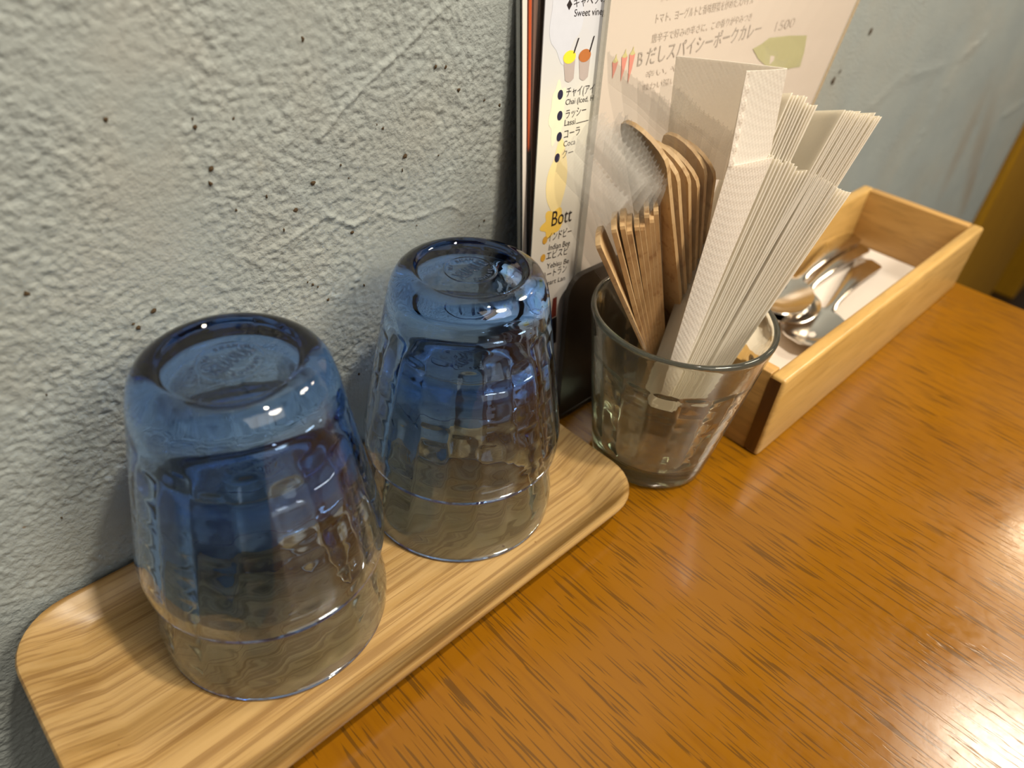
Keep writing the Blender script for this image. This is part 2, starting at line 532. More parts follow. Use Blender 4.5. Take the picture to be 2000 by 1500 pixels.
# ------------------------------------------------------------------ wooden tray
def rrect(cx, cy, hx, hy, r, n=8):
    P = []
    for qx, qy, a0 in ((1, 1, 0), (-1, 1, 90), (-1, -1, 180), (1, -1, 270)):
        for i in range(n+1):
            a = math.radians(a0+90*i/n)
            P.append((cx+qx*(hx-r)+r*math.cos(a), cy+qy*(hy-r)+r*math.sin(a)))
    return P
def build_tray():
    cx, cy, hx, hy = -5.95, -5.78, 12.25, 5.48
    loops = []
    # (inset at ends, inset at long sides, radius, z) from underside centre outwards, over the rim, to the inner floor
    prof = [(2.6, 1.5, 1.2, 0.0), (2.2, 1.2, 1.3, 0.03), (1.2, .62, 1.7, .42), (.25, .12, 2.1, 1.05), (.06, .03, 2.2, 1.28), (0, 0, 2.2, 1.42),
            (.02, .01, 2.2, 1.52), (.10, .06, 2.15, 1.60), (.22, .16, 2.1, 1.60), (.34, .26, 2.0, 1.56), (1.0, .62, 1.6, 1.24),
            (1.85, 1.1, 1.15, .865), (1.98, 1.2, 1.08, .815), (2.1, 1.3, 1.0, .797), (2.5, 1.6, .9, .793)]
    V, F = [], []
    for ix, iy, r, z in prof:
        loops.append(list(range(len(V), len(V)+36)))
        V += [(x, y, z) for x, y in rrect(cx, cy, hx-ix, hy-iy, r)]
    for a, b in zip(loops, loops[1:]):
        for i in range(36):
            j = (i+1) % 36
            F.append([a[i], a[j], b[j], b[i]])
    F.append(loops[0][::-1])
    F.append(loops[-1])
    me = new_mesh('serving_tray', V, F, M_TRAY, True, CM, 40)
    return tag(add('serving_tray', me), 'long shallow wooden tray with rounded corners under the blue glasses', 'tray')
build_tray()

# ------------------------------------------------------------------ glasses
def facet(th, z, z0, z1, rows, n, amp):
    """moulded pattern on the inside of a tumbler: staggered flat panels with a small step at each row"""
    if z <= z0 or z >= z1: return 0.0
    pc = th*n/(2*math.pi)
    col = int(pc) % n
    ph = pc-int(pc)
    q = (z-z0)/(z1-z0)*rows+(0.5 if col % 2 else 0)
    f = q-int(q)
    flat_ = math.cos(math.pi*(ph-0.5))
    top = z1-(0.42 if col % 2 else 0)
    edge = max(0, min(1, (z-z0)/0.25, (top-z)/0.15))
    return amp*edge*(0.75*flat_+0.30*flat_**.5*(f if f < 0.75 else (1-f)/0.25*0.75))
def blue_glass_mesh():
    outer = [(4.03, .135), (4.24, .135), (4.27, .5), (4.25, 1.1), (4.05, 2.2), (3.85, 3.3), (3.65, 4.4), (3.45, 5.5), (3.27, 6.5), (3.14, 7.2), (3.05, 7.6), (2.94, 7.95), (2.76, 8.24), (2.56, 8.40), (2.36, 8.48), (2.20, 8.5), (2.10, 8.47), (2.04, 8.40), (1.98, 8.36), (1.94, 8.355), (1.5, 8.355), (1.06, 8.355), (1.03, 8.355),
             (1.01, 8.355), (.985, 8.375), (.955, 8.375), (.93, 8.355), (.91, 8.355), (.88, 8.355), (.4, 8.355), (0, 8.355)]
    inner = [(0, 7.36), (.5, 7.355), (1.1, 7.33), (1.6, 7.27), (2.0, 7.14), (2.28, 6.94), (2.44, 6.7), (2.52, 6.45)]
    zs = np.linspace(6.3, .45, 62)
    for z in zs:
        ro = np.interp(z, [.45, 1.1, 7.2], [4.27, 4.25, 3.14])
        tk = np.interp(z, [.45, 1.2, 5, 6.3], [.25, .27, .42, .76])
        inner.append((ro-tk, float(z)))
    ni = len(outer)
    prof = outer[::-1]
    # order: base centre outwards -> wall -> rim -> inner wall -> inner bottom centre
    prof = prof + inner[::-1]
    ko = len(outer)
    def mod(k, th, r, z):
        return r-facet(th, z, .8, 6.25, 6, 18, .11) if k >= ko else r
    V, F = lathe(prof, 160, mod)
    return new_mesh('drinking_glass', V, [f[::-1] for f in F], M_BLUE, True, CM, 55)
def text_outline(body, bevel):
    cu = bpy.data.curves.new('tmp', 'FONT')
    cu.body = body
    cu.fill_mode = 'NONE'
    cu.bevel_depth = bevel
    cu.bevel_resolution = 1
    cu.resolution_u = 3
    ob = bpy.data.objects.new('tmp', cu)
    COL.objects.link(ob)
    dg = bpy.context.evaluated_depsgraph_get()
    dg.update()
    me = bpy.data.meshes.new_from_object(ob.evaluated_get(dg))
    V = [tuple(v.co) for v in me.vertices]
    F = [list(p.vertices) for p in me.polygons]
    bpy.data.objects.remove(ob); bpy.data.meshes.remove(me); bpy.data.curves.remove(cu)
    return V, F
def maker_mark_mesh():
    """moulded lettering on the base: reads the right way from inside the glass, so mirrored from outside"""
    V, F = [], []
    def put(body, size, fn, bev):
        v, f = text_outline(body, bev)
        x0, x1 = min(p[0] for p in v), max(p[0] for p in v)
        y0, y1 = min(p[1] for p in v), max(p[1] for p in v)
        k = len(V)
        for p in v:
            x, y = fn((p[0]-(x0+x1)/2)*size, (p[1]-(y0+y1)/2)*size)
            V.append((-x, y, p[2]*size+.014))
        F.extend([[i+k for i in q] for q in f])
    put('DURALEX', .36, lambda x, y: (x, y*2.0), .034)
    def arc(body, size, r, a0, sgn, step):
        for i, ch in enumerate(body):
            if ch == ' ': continue
            a = a0+sgn*step*(i-(len(body)-1)/2)
            ca, sa = math.cos(a), math.sin(a)
            if sgn < 0: put(ch, size, lambda x, y: (r*ca+x*sa+y*ca, r*sa-x*ca+y*sa), .05)
            else: put(ch, size, lambda x, y: (r*ca-x*sa-y*ca, r*sa+x*ca-y*sa), .05)
    arc('MADE IN', .22, .74, math.pi/2+.15, -1, .27)
    arc('FRANCE', .22, .74, -math.pi/2, 1, .27)
    return new_mesh('maker_mark', V, F, MK, True)
MK = NT('moulded_mark_glass').set(Base_Color=(.10, .15, .26, 1), Roughness=.12, Transmission_Weight=.8, IOR=1.45).m
GLASS = blue_glass_mesh()
MARK = maker_mark_mesh()
M_RIM = NT('rim_glass').set(Base_Color=(.20, .20, .40, 1), Roughness=.04, Transmission_Weight=.85, IOR=1.48).m
def rim_mesh():
    sec = [(4.03, .13), (4.035, .06), (4.07, .015), (4.13, 0), (4.19, .02), (4.235, .07), (4.24, .13)]
    V, F = lathe(sec+[sec[0]], 160)
    return new_mesh('rim', V, F, M_RIM, True, CM, 60)
RIM = rim_mesh()
glass_specs = [
    (-9.78, -5.07, .80, .1, 'lower blue glass of the front left stack, its clear rim flat on the tray'),
    (-9.78, -5.07, 4.40, .6, 'upper blue glass of the front left stack, upturned base showing'),
    (-.39, -5.19, .80, .3, 'lower blue glass of the stack by the menus, rim flat on the tray'),
    (-.39, -5.19, 4.40, .0, 'upper blue glass of the stack by the menus, upturned base with moulded lettering')]
for x, y, z, rz, lab in glass_specs:
    g = add('drinking_glass', GLASS, None, (x, y, z))
    tag(g, lab, 'glass', 'blue glasses stacked upside down on the tray')
    add('rim', RIM, g)
    m = add('maker_mark', MARK, g, (0, 0, 8.36))
    # facets turned per glass; lettering turned to the photograph's angle
    g.rotation_euler.z = rz
    m.rotation_euler.z = math.radians(11)-rz + (0.12 if x < -5 else 0)

# clear tumbler ------------------------------------------------------
CX, CY = 9.83, -8.87
def clear_tumbler():
    outer = [(0, .16), (1.6, .15), (2.3, .08), (2.62, 0), (2.85, .04), (3.02, .25), (3.10, .7), (3.25, 1.6), (3.5, 3.2), (3.78, 5.0), (4.05, 6.8), (4.27, 8.2), (4.35, 8.62), (4.36, 8.75), (4.31, 8.86), (4.22, 8.88), (4.13, 8.84), (4.08, 8.72)]
    inner = []
    for z in np.linspace(8.4, 1.25, 76):
        ro = np.interp(z, [1.25, 1.6, 3.2, 5.0, 6.8, 8.4], [3.19, 3.25, 3.5, 3.78, 4.05, 4.31])
        inner.append((ro-np.interp(z, [1.25, 2, 5, 8.4], [.42, .36, .32, .27]), float(z)))
    inner += [(2.62, 1.12), (2.4, 1.03), (1.9, .96), (1, .93), (0, .92)]
    ko = len(outer)
    def mod(k, th, r, z):
        return r-facet(th, 10-z, 3.2, 8.6, 6, 18, .10) if k >= ko else r
    V, F = lathe(outer+inner, 160, mod)
    me = new_mesh('glass_tumbler', V, [f for f in F], M_CLEAR, True, CM, 55)
    return tag(add('glass_tumbler', me, None, (CX, CY, 0)), 'clear ribbed glass tumbler holding napkins and wrapped wooden sticks', 'glass')
clear_tumbler()

# ------------------------------------------------------------------ wrapped wooden sticks
def V3(p): return Vector(p)
def wrapped_stick(top, low, label, group, bend, D, width=2.0, film_up=3.1, zb=1.35, head=.75, shear=0.0, DS=None, fw=None, seal=None):
    fw = fw or width+.75
    f0 = -.35 if fw > 2 else -.22
    top, low = V3(top), V3(low)
    A = (top-low)
    bot = low+A*((zb-low.z)/A.z)
    L = (top-bot).length
    A = A.normalized()
    DF = V3(D).normalized()
    D = V3(DS).normalized() if DS else DF
    N = A.cross(D).normalized()
    t = thing('wrapped_wooden_stick', bot, label, 'stick', group)
    # flat stick with a rounded head, edge towards the camera
    out = [(0, 0), (width*.8, 0)]
    out += [(width, L*.5), (width, L-.35)]
    for i in range(1, 8):
        a = math.pi*i/8
        out.append((width/2+width/2*math.cos(a), L-.30+head*math.sin(a)))
    out += [(0, L-.32)]
    n = len(out); th = .19
    V = [bot+A*l+D*w+N*(s*th/2) for s in (-1, 1) for w, l in out]
    F = [list(range(n))[::-1], list(range(n, 2*n))] + [[i, (i+1) % n, (i+1) % n+n, i+n] for i in range(n)]
    part('flat_stick', t, V, F, M_STICK)
    # film sleeve: two sheets that close above the head
    bend = V3(bend)
    nw = 11
    def pt(w, l, s):
        q = max(0.0, (l-L)/film_up)
        m = math.sin(math.pi*min(max((w-f0)/fw, 0), 1))
        th_ = .17*(1-min(1, q*1.6))*m+.012
        wob = .05*math.sin(3.1*w+2*l+bot.x)*(0.3+q)
        return bot+A*(l+w*shear*min(1, q*1.4))+lerp(D, DF, min(1, max(0, (l-L*.35)/(L*.5))))*w+N*(s*th_+wob)+bend*(q*q)
    ls = np.concatenate([np.linspace(L*.12, L-.2, 6), np.linspace(L+.2, L+film_up*.55, 6)])
    P, Fc = [], []
    for s in (-1, 1):
        k = len(P)
        for l in ls:
            for i in range(nw): P.append(pt(f0+fw*i/(nw-1), float(l), s))
        Fc += grid_faces(nw, len(ls), k, s < 0)
    part('plastic_sleeve', t, P, Fc, M_FILM, True)
    # crimped end with a saw-tooth top
    nc = 57
    P = []
    lz = [L+film_up*.55, L+film_up*.68, L+film_up*.84, L+film_up]
    for j, l in enumerate(lz):
        for i in range(nc):
            w = f0+fw*i/(nc-1)
            ll = l+(.10 if (j == 3 and i % 4 == 2) else .0)
            P.append(pt(w, ll, 0)+N*(.010*(1 if i % 2 else -1)))
    part('crimped_seal', t, P, grid_faces(nc, 4), seal or M_SEAL, False)
    return t
ORD = ['first', 'second', 'third', 'fourth', 'fifth', 'sixth', 'seventh', 'eighth', 'ninth', 'tenth', 'eleventh', 'twelfth', 'thirteenth']
LEFT = [[(2.94, -8.3, 14.15), (9.01, -7.7, 6.45)], [(3.75, -8.3, 14.56), (9.11, -7.7, 6.41)], [(4.26, -8.3, 14.56), (9.39, -7.7, 6.28)], [(4.79, -8.3, 14.2), (9.71, -7.7, 6.08)], [(5.25, -8.3, 14.24), (10.03, -7.7, 5.88)], [(5.64, -8.3, 14.13), (10.36, -7.7, 5.67)], [(5.74, -8.3, 14.64), (10.64, -7.7, 5.48)], [(6.17, -8.3, 14.31), (10.93, -7.7, 5.29)], [(6.36, -8.3, 14.62), (11.14, -7.7, 5.19)]]
RIGHT = [[(6.11, -8.5, 16.68), (10.71, -8.2, 8.4)], [(7.1, -8.5, 15.89), (11.22, -8.2, 8.21)], [(7.95, -8.5, 15.63), (11.48, -8.2, 8.4)], [(8.74, -8.5, 15.28), (11.47, -8.2, 9.27)], [(9.11, -8.5, 15.69), (11.45, -8.2, 10.11)], [(9.97, -8.5, 15.29), (11.36, -8.2, 11.47)]]
for k, (a, b) in enumerate(LEFT):
    lab = 'leftmost wrapped wooden stick, leaning out over the rim of the clear tumbler' if k == 0 else ORD[k]+' wooden stick from the left in the left bunch, in a clear film sleeve'
    wrapped_stick(a, b, lab, 'wrapped wooden sticks of the left bunch', (2.0-.19*k, -.1, .1+.1*RNG.random()), (-.12, .9, .30), film_up=2.3-.1*k, head=.35, shear=.9, DS=(.8, .6, -.05), fw=1.95)
for k, (a, b) in enumerate(RIGHT):
    lab = 'tall wrapped wooden stick with its rounded head showing, first of the right bunch' if k == 0 else ORD[k]+' wooden stick from the left in the right bunch beside the front napkin'
    wrapped_stick(a, b, lab, 'wrapped wooden sticks of the right bunch', (-.2+.05*k, -.3, .1), (-.2, .9, .4), width=2.3, film_up=2.6-.12*k, zb=4.3, seal=M_SEALR)

# ------------------------------------------------------------------ napkins
sL, sR = V3((11.17, -10.0, 16.33)), V3((14.36, -12.5, 14.92))
bL, bR = V3((9.3, -9.3, 3.6)), V3((11.8, -10.4, 3.5))
tA0, tA1, tB0, tB1 = V3((11.73, -9.8, 18.58)), V3((12.29, -10.8, 18.3)), V3((13.05, -11.5, 18.28)), V3((14.29, -12.5, 18.05))
ND = V3((.53, .85, -.35))
NB = V3((-.1, 1.0, 0.0))
def napkin(i, n):
    t = i/(n-1)
    rr = RNG.uniform
    b = lerp(bL, bR, t)+V3((0, rr(-.05, .05), rr(-.15, .1)))
    st = lerp(sL, sR, t)+V3((0, 0, rr(-.10, .10)))
    ga = .40
    tt = lerp(tA0, tA1, t/ga) if t < ga else lerp(tB0, tB1, (t-ga)/(1-ga))
    tt = tt+V3((0, 0, rr(-.12, .12)))
    e = V3((.85, -.53, 0))
    off = e*.042
    bow = e*rr(-.05, .05)
    wt, wb = 3.0, 1.1
    def short(u, v):
        return lerp(b, st, v)+lerp(NB*wb, ND*wt, v)*u+bow*math.sin(math.pi*v)
    b2, top2 = b+NB*.25+e*.05, tt
    def tall(u, v):
        return lerp(b2, top2, v)+lerp(NB*(wb-.3), ND*(wt-.2), v)*u+bow*math.sin(math.pi*v)
    V, F = merge(slab(short, 3, 7, lambda u, v: e*-lerp(.035, .075, v)), slab(tall, 3, 9, lambda u, v: e*lerp(.03, .07, v)))
    o = add('paper_napkin', new_mesh('paper_napkin', [p-b for p in V], F, M_NAP), None, b)
    lab = (ORD[i]+' white napkin counted from the front napkin in the stack on edge') if i < 13 else (ORD[n-1-i]+' white napkin counted from the right end of the stack on edge')
    if i == n-1: lab = 'rightmost folded white napkin of the stack, resting on the tumbler rim'
    tag(o, lab, 'napkin', 'white napkins stacked on edge in the tumbler')
NN = 26
for i in range(NN): napkin(i, NN)

def front_napkin():
    TL, TR, ML, MR = V3((8.48, -6.4, 19.51)), V3((10.5, -9.9, 19.69)), V3((9.32, -9.2, 16.09)), V3((11.39, -9.9, 16.25))
    BR, BL, FTL, BBL = V3((9.89, -9.6, 6.85)), V3((9.39, -8.9, 3.7)), V3((9.3, -8.9, 19.56)), V3((9.0, -8.9, 6.85))
    base = BL
    t = thing('front_paper_napkin', base, 'wide white napkin at the front of the stack, face on with dotted embossing', 'napkin')
    n = V3((-.73, -.68, 0))*.035
    bulge = V3((-.73, -.68, 0))
    MRr = lerp(TR, BR, .27)
    def bil(a, b, c, d, bl=0.0):
        return lambda u, v: lerp(lerp(d, c, u), lerp(a, b, u), v)+bulge*(bl*math.sin(math.pi*u))
    # back layer, whole width
    V, F = slab(bil(V3((8.95, -6.1, 19.4)), TR, MR+V3((.1, .05, -1.2)), V3((10.7, -5.6, 14.0)), -.08), 7, 9, n)
    part('back_layer', t, V, F, M_NAPF, True, 40)
    # folded flap in front of it, joined along the right fold
    d = n*2.2
    V, F = slab(bil(FTL+d*3, TR+d*.6, MR+d*.8-V3((0, 0, .5)), ML+d*2.2-V3((0, 0, .5)), .05), 6, 6, n)
    part('front_flap', t, V, F, mat_paper('plain_napkin_tissue', (246, 240, 230), 0.15, 0.2), True, 40)
    # scalloped embossed border of the flap
    def border(u, v):
        p = lerp(ML, FTL, v)+d*3.2
        return p+lerp(V3((.20, -.10, 0)), V3((.24, -.12, 0)), v)*u+d*.3*math.sin(40*v)*u
    V, F = slab(border, 3, 40, n*1.2)
    part('embossed_border', t, V, F, M_NAPF)
    # short outer layer down into the glass
    d2 = n*6
    V, F = slab(bil(ML+d2, MR+d2, BR+d2+V3((-.25, .1, -1.6)), BL+d2, .06), 5, 9, n)
    part('short_layer', t, V, F, M_NAPF, True, 40)
front_napkin()

# ------------------------------------------------------------------ wooden cutlery box
def cutlery_box():
    x0, x1, yf, yb, h, w = 14.12, 43.9, -13.05, -3.72, 5.18, .85
    t = thing('cutlery_box', ((x0+x1)/2, (yf+yb)/2, 0), 'open pale wooden cutlery box with paper lining on the right', 'box')
    def flare(V):                              # sides lean out very slightly
        return [(x, y, z) for x, y, z in V]
    def panel(name, a, mat, bev=.12):
        V, F = box_vf(*a, bev, 3)
        return part(name, t, V, F, mat, True, 35)
    panel('side_panel', (x0, x1, yf, yf+w, .0, h), M_BOX, .2)
    panel('side_panel', (x0, x1, yb-w, yb, .0, h), M_BOX, .2)
    panel('end_panel', (x0+.06, x0+.06+w, yf+w, yb-w, .02, h-.02), M_BOXE, .05)
    panel('end_panel', (x1-.06-w, x1-.06, yf+w, yb-w, .02, h-.02), M_BOXE, .05)
    panel('base_panel', (x0+w+.06, x1-w-.06, yf+w, yb-w, .05, .45), M_BOX, .02)
    V, F = box_vf(x0-.006, x0+.02, yf+.2, yf+w, .15, h-.2)
    part('end_grain', t, V, F, M_GRAIN)
cutlery_box()
def liner():
    def fn(u, v):
        x = lerp(15.1, 42.9, u); y = lerp(-12.1, -4.7, v)
        z = .50+.03*math.sin(9*u)+(0.25*max(0, u-.93)/.07)+.05*abs(math.sin(math.pi*3*u))
        return V3((x, y, z))
    V, F = slab(fn, 30, 6, V3((0, 0, .03)))
    return tag(add('paper_liner', new_mesh('paper_liner', [(x-29, y+8.4, z-.5) for x, y, z in V], F, M_LINER, True, CM, 40), None, (29, -8.4, .5)), 'white paper sheet lining the bottom of the wooden cutlery box', 'paper')
liner()
def spoon_mesh():
    """bowl at +x end; local axis x = length 15 cm, z up"""
    L = 17.0
    xs = np.concatenate([np.array([0, .05, .13, .25, .42, .65, .95]), np.linspace(1.4, 10.6, 12), np.linspace(10.9, 17, 16)])
    V, F = [], []
    nw = 9
    for s in (0, 1):
        for x in xs:
            if x < 10.7:
                q = x/10.6
                hw = np.interp(q, [0, .005, .012, .024, .04, .06, .09, .2, .55, .85, 1], [.10, .34, .52, .70, .82, .90, .95, .86, .5, .30, .34])
                z0 = .30+1.0*math.sin(math.pi*min(1, q*.95))*.45+.15*q
                dep = 0.0
            else:
                q = (x-10.7)/6.3
                hw = 2.0*math.sqrt(max(0.0, 1-abs(2*(q**.92)-1)**2.3))
                hw = max(hw, .34*(1-q)**2+.03)
                z0 = .47-.10*q+.55*q*q
                dep = .75*math.sin(math.pi*min(1, max(0, q)))
            for i in range(nw):
                a = -1+2*i/(nw-1)
                z = z0-dep*(1-a*a)-(.10*(a*a-0.3) if x < 10.7 else 0)
                V.append((x, hw*a, z+(.11 if s else 0)))
    n = len(xs)*nw
    F = grid_faces(nw, len(xs)) + grid_faces(nw, len(xs), n, True)
    rim = [i for i in range(nw)] + [j*nw+nw-1 for j in range(1, len(xs))] + [(len(xs)-1)*nw+i for i in range(nw-2, -1, -1)] + [j*nw for j in range(len(xs)-2, 0, -1)]
    for a, b in zip(rim, rim[1:]+rim[:1]): F.append([b, a, a+n, b+n])
    return new_mesh('steel_spoon', V, F, M_STEEL, True, CM, 50)
SPM = spoon_mesh()
for tip, bowl, dz, tilt, lab in (((40.6, -7.5), (25.0, -9.7), .62, 0, 'steel spoon nearest the front side of the wooden box, bowl towards the tumbler'),
                                 ((41.6, -6.0), (25.6, -7.0), 1.05, 0.02, 'steel spoon lying in the middle of the wooden box beside the front spoon'),
                                 ((41.9, -4.95), (26, -6.3), 1.45, 0.03, 'dark steel spoon behind the others against the back side of the box')):
    o = add('steel_spoon', SPM, None, (tip[0], tip[1], dz))
    o.rotation_euler = (0, tilt, math.atan2(bowl[1]-tip[1], bowl[0]-tip[0]))
    tag(o, lab, 'spoon')

# ------------------------------------------------------------------ menus
def sstep(t):
    t = min(1, max(0, t)); return t*t*(3-2*t)
def card_fn(C, W=None, H=None, curl=0.0):
    A, B, Cc, D = [V3(c) for c in C]
    W = W or (B-A).length; H = H or (D-A).length
    def fn(u, v):
        u, v = u/W, v/H
        p = A*((1-u)*(1-v))+B*(u*(1-v))+Cc*(u*v)+D*((1-u)*v)
        if curl: p.y += curl*sstep((u-.25)/.75)*(1-v)
        return p
    return fn, W, H
def card(name, fn, W, H, mat, label, margin=0.0, film=None, th=.05):
    t = thing(name, fn(0, 0), label, 'menu')
    n = V3((0, .99, -.12))
    m = margin
    V, F = slab(lambda u, v: fn(m+u*(W-2*m), m*.4+v*(H-m*.4)), 13, 9, n*th)
    part('printed_sheet', t, V, F, mat, False)
    if film:
        V, F = slab(lambda u, v: fn(u*W, v*H)-n*.012, 13, 9, n*(th+.024))
        part('laminate_film', t, V, F, film, False)
    return t
M_LAM = mat_film('laminate_film', 0.06, (226, 224, 218), 0.12)
M_LAMG = mat_film('grey_laminate_edge', 0.7, (176, 172, 162), 0.2)
def lean_card(x20, x10, y20, width=8.0):
    """corner points of a card leaning back against the wall"""
    sl = (x20-x10)/10
    y = lambda z: y20-.12*(20.5-z)
    xb, xt = x20-sl*19.3, x20+sl*1.5
    return card_fn([(xb, y(.7), .7), (xb+width, y(.7), .7), (xt+width, y(21.5), 21.5), (xt, y(21.5), 21.5)])
PAPER_W = mat_paper('white_card', (226, 218, 210), 0, 0)
card('menu_card', *lean_card(5.82, 5.93, -.36), mat_film('grey_pouch', .5, (120, 124, 122), .25), 'grey clear-edged menu pouch nearest the wall, leftmost edge of the upright menus')
card('menu_card', *lean_card(6.04, 6.14, -.48), PAPER_W, 'white menu card showing as a pale strip at the left of the upright menus')
def two_tone():
    t = NT('orange_and_black_print')
    sx = t.node('ShaderNodeSeparateXYZ'); t.link(t.coords(), sx.inputs[0])
    t.set(Base_Color=t.ramp(t.math('MULTIPLY', sx.outputs[2], 4), [(.555, lin(34, 28, 26)), (.565, lin(190, 82, 40))]), Roughness=.5)
    return t.m
card('menu_card', *lean_card(6.31, 6.36, -.58), two_tone(), 'menu card with an orange and black left edge among the upright menus')
card('menu_card', *lean_card(6.37, 6.36, -.68), flat('brown_cover', (112, 84, 72), 0.45), 'brown covered menu, left of the two brown edges', .10, M_LAM)
card('menu_card', *lean_card(6.64, 6.55, -.78), flat('grey_brown_cover', (104, 86, 74), 0.45), 'brown covered menu directly behind the drinks menu, right of the two brown edges', .10, M_LAM)
def mat_drinks_page():
    t = NT('drinks_page_paper')
    v = t.coords()
    sx = t.node('ShaderNodeSeparateXYZ'); t.link(v, sx.inputs[0])
    z = t.math('ADD', sx.outputs[2], t.math('MULTIPLY', t.math('SUBTRACT', t.noise(v, 60, 3), .5), .02))
    base = t.ramp(t.math('MULTIPLY', z, 4.4), [(.28, lin(200, 196, 194)), (.45, lin(212, 208, 198)), (.66, lin(214, 212, 198)), (.80, lin(196, 198, 204)), (.95, lin(194, 196, 208))])
    t.set(Base_Color=base, Roughness=.45)
    return t.m
tfn, tW, tH = card_fn([(5.6, -3.45, .7), (13.1, -3.45, .7), (14.3, -.9, 22), (6.8, -.9, 22)], 7.5, 21.5)
ffn, fW, fH = card_fn([(8.55, -3.62, .6), (32.4, -3.62, .6), (33.9, -2.7, 22.5), (10.35, -.99, 22.5)], 24, 22, 2.7)
tm = card('drinks_menu', tfn, tW, tH, mat_drinks_page(), 'watercolour-printed drinks menu with two iced drinks, behind the big white menu')
fm = card('main_menu', ffn, fW, fH, mat_paper('main_menu_paper', (198, 186, 174), 0, 0), 'large laminated white menu with chilli drawings behind the tumbler', .42, M_LAM)
def strip(parent, fn, u0, u1, v0, v1, mat, name, lift):
    V, F = slab(lambda u, v: fn(lerp(u0, u1, u), lerp(v0, v1, v))+V3((0, -lift, 0)), 2, 8, V3((0, lift*.6, 0)))
    return part(name, parent, V, F, mat)
strip(fm, ffn, 0, .40, 0, 22, M_LAMG, 'laminate_margin', .03)
strip(fm, ffn, 23.6, 24.0, 0, 22, mat_film('right_laminate_edge', .6, (196, 172, 134), .25), 'laminate_margin', .03)
def print_text(parent, fn, body, a, b, h, mat, lift, name='lettering'):
    """flat print: the text runs from a to b (card centimetres), cap height h"""
    v, f = text_vf(body)
    w = max(p[0] for p in v); x0 = min(p[0] for p in v)
    top = max(p[1] for p in v)
    ax, ay = a; bx, by = b
    L = math.hypot(bx-ax, by-ay); ex, ey = (bx-ax)/L, (by-ay)/L
    P = []
    for x, y, _ in v:
        s = (x-x0)/(w-x0)*L; q = y/max(top, .3)*h
        P.append(fn(ax+ex*s-ey*q, ay+ey*s+ex*q)+V3((0, -lift, 0)))
    return part(name, parent, P, f, mat)
def blob(parent, fn, pts, mat, lift, name):
    P = [fn(*p)+V3((0, -lift, 0)) for p in pts]
    return part(name, parent, P, [list(range(len(P)))], mat)
def ellipse(cx, cy, rx, ry, n=18): return [(cx+rx*math.cos(2*math.pi*i/n), cy+ry*math.sin(2*math.pi*i/n)) for i in range(n)]
def wob(cx, cy, rx, ry, seed, n=40):
    R_ = random.Random(seed)
    k = [(R_.uniform(.03, .12), R_.randint(2, 7), R_.uniform(0, 6)) for _ in range(4)]
    P = []
    for i in range(n):
        a = 2*math.pi*i/n
        q = 1+sum(m*math.sin(f*a+p) for m, f, p in k)
        P.append((cx+rx*q*math.cos(a), cy+ry*q*math.sin(a)))
    return P
# drinks menu print
Lf = .012
M_YEL = flat('yellow_wash', (238, 200, 92)); M_LYEL = flat('pale_yellow_wash', (236, 218, 162)); M_LILAC = flat('lilac_wash', (200, 204, 216))
blob(tm, tfn, wob(1.3, 19.4, .95, 1.7, 1), M_LILAC, Lf*.5, 'lilac_wash')
blob(tm, tfn, wob(1.15, 15.6, .5, 1.2, 5), flat('green_wash', (222, 226, 200)), Lf*.4, 'green_wash')
blob(tm, tfn, wob(1.45, 12.6, .62, 1.75, 2), M_LYEL, Lf*.5, 'yellow_wash')
blob(tm, tfn, wob(1.35, 10.65, .75, .62, 3), M_YEL, Lf*.6, 'yellow_wash')
print_text(tm, tfn, 'キャベツの', (1.70, 19.66), (3.75, 19.73), .34, M_INK, Lf)
print_text(tm, tfn, 'Sweet vineg', (1.77, 19.31), (3.75, 19.24), .27, M_INK, Lf)
blob(tm, tfn, [(1.27, 19.77), (1.43, 19.97), (1.6, 19.77), (1.43, 19.57)], M_INK, Lf, 'bullet')
for cx, cy, cx2, cy2, top in ((1.67, 17.79, 1.76, 16.9, (240, 214, 60)), (2.66, 17.74, 2.71, 16.85, (176, 108, 56))):
    blob(tm, tfn, [(cx-.38, cy), (cx2-.28, cy2)]+[(cx2-.28+.56*k/6, cy2-.12*math.sin(math.pi*k/6)) for k in range(1, 6)]+[(cx2+.28, cy2), (cx+.38, cy)], flat('cup_print', (176, 164, 160)), Lf, 'drink_picture')
    blob(tm, tfn, ellipse(cx, cy, .40, .26), flat('drink_print', top), Lf*1.4, 'drink_picture')
for a, b in (((1.91, 17.91), (2.16, 18.48)), ((2.95, 17.86), (3.16, 18.46))):
    blob(tm, tfn, [(a[0]-.03, a[1]), (a[0]+.05, a[1]), (b[0]+.05, b[1]), (b[0]-.03, b[1])], M_INK, Lf*1.8, 'straw_picture')
for u, v in ((1.25, 16.35), (1.31, 15.48), (1.37, 14.58), (1.33, 13.66)):
    blob(tm, tfn, ellipse(u, v, .17, .20), M_NAVY, Lf*1.2, 'bullet')
print_text(tm, tfn, 'チャイ(アイ', (1.63, 16.22), (3.5, 16.13), .36, M_INK, Lf)
print_text(tm, tfn, 'Chai (Iced, H', (1.63, 15.87), (3.5, 15.79), .23, M_INK, Lf)
print_text(tm, tfn, 'ラッシー', (1.70, 15.30), (3.07, 15.30), .34, M_INK, Lf)
print_text(tm, tfn, 'Lassi', (1.66, 14.99), (2.38, 14.95), .25, M_INK, Lf)
blob(tm, tfn, [(2.45, 14.95), (3.3, 14.95), (3.3, 14.98), (2.45, 14.98)], M_INK, Lf, 'rule')
print_text(tm, tfn, 'コーラ', (1.69, 14.45), (2.75, 14.44), .34, M_INK, Lf)
print_text(tm, tfn, 'Coca', (1.69, 14.08), (2.5, 14.05), .24, M_INK, Lf)
